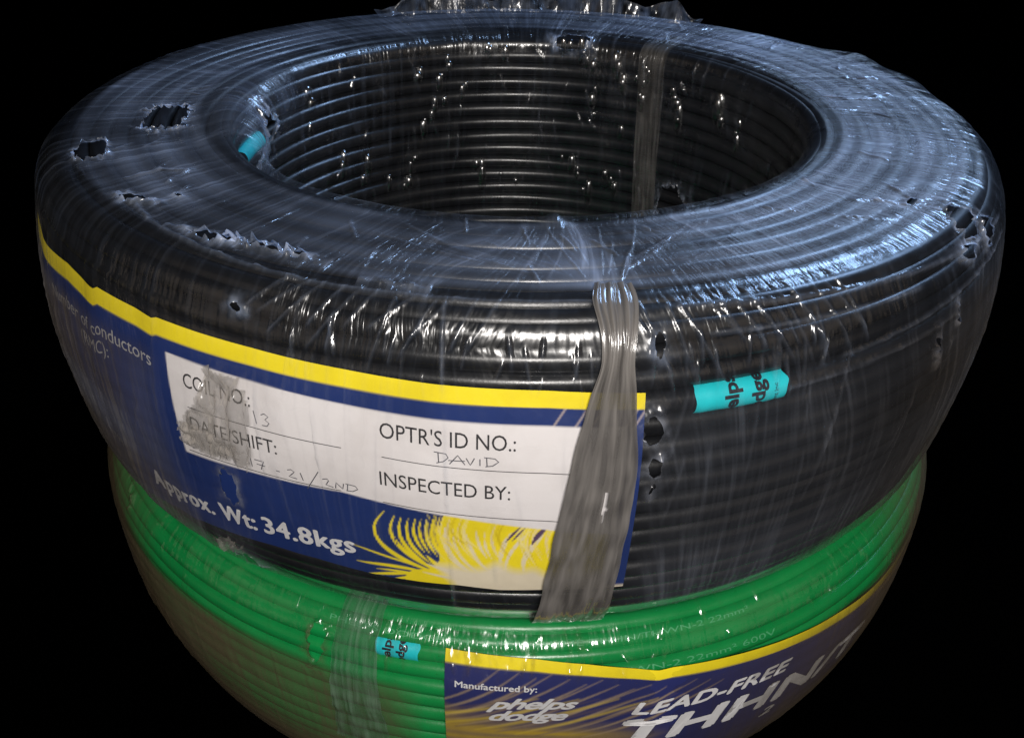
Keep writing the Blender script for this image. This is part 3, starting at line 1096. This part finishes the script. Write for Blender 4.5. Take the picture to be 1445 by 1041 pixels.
def haze_b(PHI, SS):
    s_i, s_o = sT(.146), sT(.200)
    top = np.clip((SS - s_i) / .004, 0, 1) * np.clip((s_o - SS) / .004, 0, 1)
    rings = .5 + .5 * np.cos((SS - s_i) / WD / 2.1 * 2 * np.pi + .5 * vnoise(PHI, SS * 0, 9, 1, 61))
    n = vnoise(PHI, SS / PB.len, 30, 14, 62)
    d9 = np.degrees(PHI)
    out = top * (.044 + .05 * rings * (1 + .8 * n) + .03 * n) * (1 + 1.1 * np.clip((d9 + 10) / 40, 0, 1) * np.clip((175 - d9) / 20, 0, 1))
    d0 = np.degrees(PHI)
    out += .20 * np.clip((-d0 - 33) / 3, 0, 1) * np.clip((SS - sS(-.032)) / .008, 0, 1)
    # extra layers low on the flanks
    side = np.clip((SS - sS(-.02)) / .02, 0, 1)
    out += side * (.006 + .008 * n + 0.035 * np.clip((d0 - 10) / 4, 0, 1) * np.clip((120 - d0) / 20, 0, 1))
    d_ = np.degrees(PHI)
    out += side * .10 * np.clip((np.abs(d_ - 2) - 38) / 14, 0, 1)
    low = np.clip((SS - sS(-.085)) / .02, 0, 1)
    out += low * .06 * (np.clip((-d_ - 24) / 5, 0, 1) + np.clip((d_ - 9) / 6, 0, 1) * .6) * (np.abs(d_) < 100)
    out += .07 * np.exp(-((d_ + 84) / 30) ** 4) * np.exp(-((SS - sI(-.010)) / .020) ** 2) * (1 + .6 * n)
    # milky fan over the front strap
    out += top * .16 * np.exp(-((d_ - 7.5) / (1.2 + 60 * np.abs(SS - sT(.150)))) ** 2)
    return np.clip(out, 0, 1)


def bulge_b(PHI, SS):
    d_ = np.degrees(PHI)
    e = lambda p, s0, wp, ws, a: a * np.exp(-((d_ - p) / wp) ** 2 - ((SS - s0) / ws) ** 2)
    crease = np.where((SS > sS(-.015)), 1, 0) * LB.bulge(d_) * 1.1
    lf = np.exp(-((d_ + 84) / 30) ** 4)
    bunch = lf * np.exp(-((SS - sI(-.012)) / .017) ** 2) * (.0125 + .0016 * vnoise(PHI, SS / PB.len, 70, 16, 88) + .001 * vnoise(PHI, SS / PB.len, 160, 6, 89))
    return bunch + crease + e(118, sS(-.008), 5, .012, .006) + e(107, sS(-.010), 5, .012, .005) + e(-72, sS(-.006), 12, .012, .0015) + e(35, sS(-.018), 10, .006, .0012) \
        + e(5, sT(.146), 1.6, .005, .0035) 


def side_shade_b(PHI, SS):
    """painted side shade: dim brown reflection put into the film colour, strongest on the flanks"""
    d_ = np.abs(np.degrees(PHI) - 2)
    n = vnoise(PHI, SS / PB.len, 40, 16, 66)
    return np.clip(np.clip((SS - sS(-.012)) / .02, 0, 1) * (.45 + .5 * np.clip((d_ - 25) / 15, 0, 1)) + .15 * n, 0, 1)


phi_b = uneven(-np.pi, np.pi, [(-95 * D2R, .0042), (-60 * D2R, .0024), (62 * D2R, .0018), (100 * D2R, .0030), (np.pi, .0042)])
s_b = uneven(.004, PB.len, [(sT(.143), .00125), (sS(-.030), .00085), (sS(-.132), .0011), (PB.len, .002)])
film(BLACK, BCX, PB, phi_b, s_b, M_FILM, holes_b, pinch_b, folds_b, haze_b, 900, bulge_b, side_shade_b)

gS, gT = PG.s_side, PG.s_top
holes_g = [(-20.8, gS(-.1560), .0030, .0075, .15, 3, .0016)]
pinch_g = [(-17 * D2R, gS(-.172), .12, 25)]
folds_g = []
for _ in range(60):
    p = fr.uniform(-16, 8)
    z0 = fr.uniform(-.152, -.140)
    folds_g.append((p * D2R, gS(z0), (p + fr.uniform(-.6, .6)) * D2R, gS(z0 - fr.uniform(.004, .010)), .0006, fr.uniform(.0006, .0014), .08))
for _ in range(50):
    p = fr.uniform(-60, 60)
    z0 = fr.uniform(-.160, -.136)
    folds_g.append((p * D2R, gS(z0), (p + fr.uniform(-1, 1)) * D2R, gS(z0 - fr.uniform(.003, .008)), .0008, fr.uniform(.0005, .0012), .03))


def haze_g(PHI, SS):
    d_ = np.degrees(PHI)
    n = vnoise(PHI, SS / PG.len, 40, 14, 72)
    band = -.160 - .012 * np.clip((np.abs(d_) - 25) / 30, 0, 1)
    low = np.clip((SS - gS(-.163)) / .006, 0, 1)
    lft = np.clip((-d_ - 9) / 4, 0, 1)
    rgt = np.clip((d_ - 16) / 20, 0, 1)
    out = .01 + low * (.02 + .36 * lft + .20 * rgt) * (1 + .3 * n)
    out += .25 * np.clip((np.abs(d_) - 46) / 12, 0, 1) * np.clip((SS - gS(-.138)) / .01, 0, 1)
    return np.clip(out, 0, 1)


phi_g = uneven(-np.pi, np.pi, [(-62 * D2R, .010), (62 * D2R, .0030), (np.pi, .010)])
s_g = uneven(gT(.150), PG.len, [(gT(.195), .003), (gS(-.178), .0009), (PG.len, .0022)])
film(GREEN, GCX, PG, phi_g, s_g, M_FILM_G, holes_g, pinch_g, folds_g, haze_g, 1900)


# ------------------------------------------------------------------ straps: gathered film bands round the cross-section
def strap(root, cx, prof, s0, s1, tab, mat, lift, name, label=None, slit=None, seed=0, wob=.0006):
    """tab: rows (s, phi_left, phi_right)"""
    tab = np.array(tab, float)
    ns, nw = 200, 36
    s = np.linspace(s0, s1, ns)
    a = np.interp(s, tab[:, 0], tab[:, 1])
    b = np.interp(s, tab[:, 0], tab[:, 2])
    ker = np.hanning(15)
    ker /= ker.sum()
    a = np.convolve(np.pad(a, 7, 'edge'), ker, 'valid')
    b = np.convolve(np.pad(b, 7, 'edge'), ker, 'valid')
    t = np.linspace(0, 1, nw)
    SS, TT = np.meshgrid(s, t, indexing='ij')
    PH = a[:, None] + (b - a)[:, None] * TT
    q = (SS - s0) / (s1 - s0)
    PH = PH + .10 * vnoise(q * 6.28, 0 * q, 15, 1, seed + 9) * np.where(TT < .05, 1, 0) + .10 * vnoise(q * 6.28, 0 * q, 13, 1, seed + 10) * np.where(TT > .95, 1, 0)
    h = lift + wob * (vnoise(TT * 6.28, q, 9, 5, seed) + .5 * vnoise(TT * 6.28, q, 21, 9, seed + 1)) + .0004 * np.sin(np.pi * TT)
    h = h + wob * .9 * vnoise(q * 6.28, TT * .6, 19, 2, seed + 6)
    SS2 = SS.copy()
    if slit is None:
        SS2 = SS2 - (q < .03) * .003 * vnoise(TT * 6.28, 0 * q, 12, 1, seed + 4)
    r, z, nr, nz = prof.at(SS2.ravel())
    P = cyl(PH.ravel() * D2R, r + nr * h.ravel(), z + nz * h.ravel(), cx)
    F = grid_faces(ns, nw)
    if slit:
        x0, z0, dx, dz = slit
        fz = z.reshape(ns, nw).ravel()[F].mean(1)
        fp = PH.ravel()[F].mean(1)
        wv = np.clip(1 - ((fz - z0) / dz) ** 2, 0, 1)
        F = F[~((np.abs(fz - z0) < dz) & (np.abs(fp - x0 - (fz - z0) * 8) < dx * wv))]
    fl = np.stack([TT * .03, 0 * TT, SS], -1).reshape(-1, 3)
    o = part(name, P, F, mat, root, attrs={'flow': ('FLOAT_VECTOR', fl)})
    if label:
        o['label'] = label
    return o


strap(BLACK, BCX, PB, sT(.1985), PB.len - .001,
      [(sT(.1985), 7.2, 10.4), (sS(-.002), 6.4, 10.6), (sS(-.009), 7.1, 10.0), (sS(-.016), 7.1, 9.6), (sS(-.0245), 6.2, 9.9), (sS(-.047), 5.0, 10.3),
       (sS(-.077), 3.9, 10.2), (sS(-.105), 3.1, 9.8), (sS(-.1320), 2.3, 9.5), (PB.len, 2.2, 9.4)], M_STRAP, .0022, 'film_strap',
      'wide grey plastic strap down the front of the coil', slit=(7.9, -.067, .20, .0085), seed=21, wob=.0005)
strap(BLACK, BCX, PB, sI(-.126), sT(.160), [(sI(-.126), 142.0, 148.5), (sI(-.004), 142.8, 150.0), (sT(.16), 143, 150)], M_STRAP_IN, -.0001, 'film_strap',
      'grey plastic strap down the inner wall at the back', seed=33, wob=.0004)
strap(GREEN, GCX, PG, gT(.196), gS(-.205), [(gT(.196), -18.6, -13.6), (gS(-.137), -18.2, -13.6), (gS(-.150), -18.8, -14.0), (gS(-.172), -19.2, -13.6), (gS(-.205), -19.4, -13.0)],
      M_STRAPC, .0016, 'film_strap', 'clear creased plastic strap left of the label', seed=44, wob=.0005)


# ------------------------------------------------------------------ crumpled extra film
def patch(root, cx, prof, outline, sfun, hfun, mat, name, seed, step=.0006, haze=.4, label=None):
    """loose scrap of film: outline in (phi deg, z or s) on the coil's side"""
    o_ = np.array(outline, float)
    x0, x1 = o_[:, 0].min(), o_[:, 0].max()
    y0, y1 = o_[:, 1].min(), o_[:, 1].max()
    nu = int((x1 - x0) * D2R * .22 / step) + 2
    nv = int(abs(y1 - y0) / step) + 2
    X, Y = np.meshgrid(np.linspace(x0, x1, nu), np.linspace(y0, y1, nv), indexing='ij')
    jit = .45 * vnoise(X * .9, (Y - y0) / (y1 - y0), 40, 9, seed)
    ins = in_poly(X + jit, Y + jit * .002, o_)
    s = sfun(Y)
    r, z, nr, nz = prof.at(s.ravel())
    h = hfun(X, Y).ravel()
    P = cyl(X.ravel() * D2R, r + nr * h, z + nz * h, cx)
    F = grid_faces(nu, nv)
    F = F[ins.ravel()[F].all(1)]
    used = np.zeros(len(P), bool)
    used[F.ravel()] = True
    mp = np.cumsum(used) - 1
    fl = np.stack([X * D2R * .2, 0 * X, s], -1).reshape(-1, 3)
    hz = (haze * (1 + .7 * vnoise(X * .4, (Y - y0) / (y1 - y0), 90, 12, seed + 3))).ravel()
    o = part(name, P[used], mp[F][:, ::-1], mat, root, attrs={'flow': ('FLOAT_VECTOR', fl[used]), 'haze': ('FLOAT', np.clip(hz, 0, .8)[used])})
    if label:
        o['label'] = label
    return o


def crumple(base, amp, seed, y0, y1):
    def f(X, Y):
        v = np.clip((Y - y0) / (y1 - y0), 0, 1)
        return base + amp * (np.abs(vnoise(X * .5, v, 12, 3, seed)) * 1.4 + .30 * np.abs(vnoise(X * .5, v, 40, 8, seed + 1)))
    return f


M_SCRAP = mat_film('crumpled_film', haze=.08, gain=1.0, tint=(.66, .62, .58), rough=.09, bump=1.8, spec=3.0)
patch(BLACK, BCX, PB, [(-27.0, -.030), (-24.6, -.030), (-22.9, -.037), (-22.7, -.050), (-23.0, -.066), (-25.5, -.0665), (-29.5, -.065), (-31.0, -.059), (-30.3, -.052), (-28.4, -.046), (-27.6, -.038)],
      sS, crumple(.0016, .0034, 301, -.067, -.030), M_SCRAP, 'film_scrap', 310, haze=.20, label='crumpled torn film over the white writing panel')
patch(BLACK, BCX, PB, [(-31.2, -.0565), (-29.0, -.0545), (-26.5, -.0560), (-23.6, -.0600), (-25.8, -.0645), (-28.5, -.0665), (-30.9, -.0655)],
      sS, crumple(.0030, .0016, 321, -.067, -.054), M_SCRAP, 'film_scrap', 330, haze=.34, label='thick grey fold of film over the date field')


patch(BLACK, BCX, PB, [(-31.6, -.1120), (-29.8, -.1105), (-27.6, -.1140), (-28.2, -.1170), (-30.4, -.1195), (-31.8, -.1170)],
      sS, crumple(.0010, .0026, 341, -.12, -.110), M_SCRAP, 'film_scrap', 350, haze=.14, label='torn silvery film at the lower edge of the label')


def flap(p0, p1, rad, z0, h0, seed, haze):
    """loose film standing up behind the back rim"""
    nu, nv = 260, 26
    U, V_ = np.meshgrid(np.linspace(0, 1, nu), np.linspace(0, 1, nv), indexing='ij')
    PH = (p0 + (p1 - p0) * U)
    hh = h0 * (.75 + .35 * vnoise(U * 6.28, 0 * U, 17, 1, seed)) * np.clip(np.sin(np.pi * np.clip(U, .02, .98)) * 4, .1, 1)
    rr = rad + .004 * vnoise(U * 6.28, V_, 26, 1, seed + 1) + .0008 * vnoise(U * 6.28, V_, 70, 1, seed + 2) + .004 * V_
    P = cyl(PH.ravel() * D2R, rr.ravel(), (z0 + hh * V_).ravel(), BCX)
    fl_ = np.stack([PH * D2R * .2, 0 * PH, V_ * .02], -1).reshape(-1, 3)
    hz = np.clip(haze * (1 + vnoise(U * 6.28, V_, 60, 3, seed + 3)), 0, .8).ravel()
    o = part('film_flap', P, grid_faces(nu, nv), M_FILM, BLACK, attrs={'flow': ('FLOAT_VECTOR', fl_), 'haze': ('FLOAT', hz)})
    o['label'] = 'loose crinkled film standing up behind the back rim'


flap(149, 206, .209, -.004, .014, 401, .10)


# ------------------------------------------------------------------ trapped air bubbles in the film of the inner wall
def bubbles(chains, name):
    u = np.linspace(0, 2 * np.pi, 12, endpoint=False)
    v = np.linspace(0, np.pi / 2, 5)
    V, F = [], []
    r_ = np.random.default_rng(17)
    for (p0, z0, p1, z1, n) in chains:
        for i in range(n):
            t = (i + r_.uniform(-.3, .3)) / max(1, n - 1)
            ph = (p0 + (p1 - p0) * t + r_.normal(0, .7)) * D2R
            z = z0 + (z1 - z0) * t + r_.normal(0, .0012)
            if r_.uniform() < .22:
                continue
            ra = r_.uniform(.0012, .0032)
            rb = ra * r_.uniform(1.3, 3.4)
            hh = ra * r_.uniform(.7, 1.0)
            rr, _, nr, nz = PB.at(sI(z))
            i0 = len(V)
            for b_ in v:
                for a_ in u:
                    V.append(cyl(ph + math.cos(a_) * ra * math.cos(b_) / .136, np.float64(rr - .0002 - hh * math.sin(b_)), z + math.sin(a_) * rb * math.cos(b_), BCX))
            for a in range(len(v) - 1):
                for b in range(12):
                    F.append((i0 + a * 12 + b, i0 + a * 12 + (b + 1) % 12, i0 + (a + 1) * 12 + (b + 1) % 12, i0 + (a + 1) * 12 + b))
    o = part(name, np.array(V), F, M_BUBBLE, BLACK)
    o['kind'] = 'stuff'
    return o


k = NT('film_bubble')
tr = k.n('ShaderNodeBsdfTransparent')
gl = k.n('ShaderNodeBsdfGlossy')
k.set(gl.inputs['Roughness'], k.ramp(k.noise(k.n('ShaderNodeTexCoord').outputs['Object'], 300), .3, .7, .14, .26))
ms = k.n('ShaderNodeMixShader')
ms.inputs[0].default_value = .30
k.set(ms.inputs[1], tr)
k.set(ms.inputs[2], gl)
M_BUBBLE = k.done(ms)
CH = []
for (x, zt, n, ln, tilt) in [(-161, -.012, 4, .014, -2), (-158, -.036, 7, .020, -5), (-151, -.072, 5, .018, -3), (-165, -.028, 3, .006, -2), (-130, -.060, 7, .024, -2),
                             (-137, -.070, 3, .010, -2), (-143, -.075, 2, .012, 0), (168, -.075, 9, .022, 6), (164, -.012, 5, .008, 3), (163, -.026, 3, .010, 3),
                             (156, -.014, 5, .016, 4), (151, -.020, 5, .014, 3), (139, -.022, 6, .018, 2), (149, -.012, 3, .010, 1), (160, -.048, 2, .004, 6),
                             (170, -.005, 4, .006, 6), (-170, -.008, 3, .004, 4), (-153, -.018, 2, .006, 0), (126, -.020, 4, .012, 2), (118, -.030, 4, .014, 1), (-120, -.020, 4, .02, -1),
                             (-175, -.086, 2, .004, 3), (-168, -.080, 3, .010, 2), (157, -.082, 3, .010, 3)]:
    CH.append((x, zt, x - tilt, zt - ln, n))
bubbles(CH, 'film_bubbles')
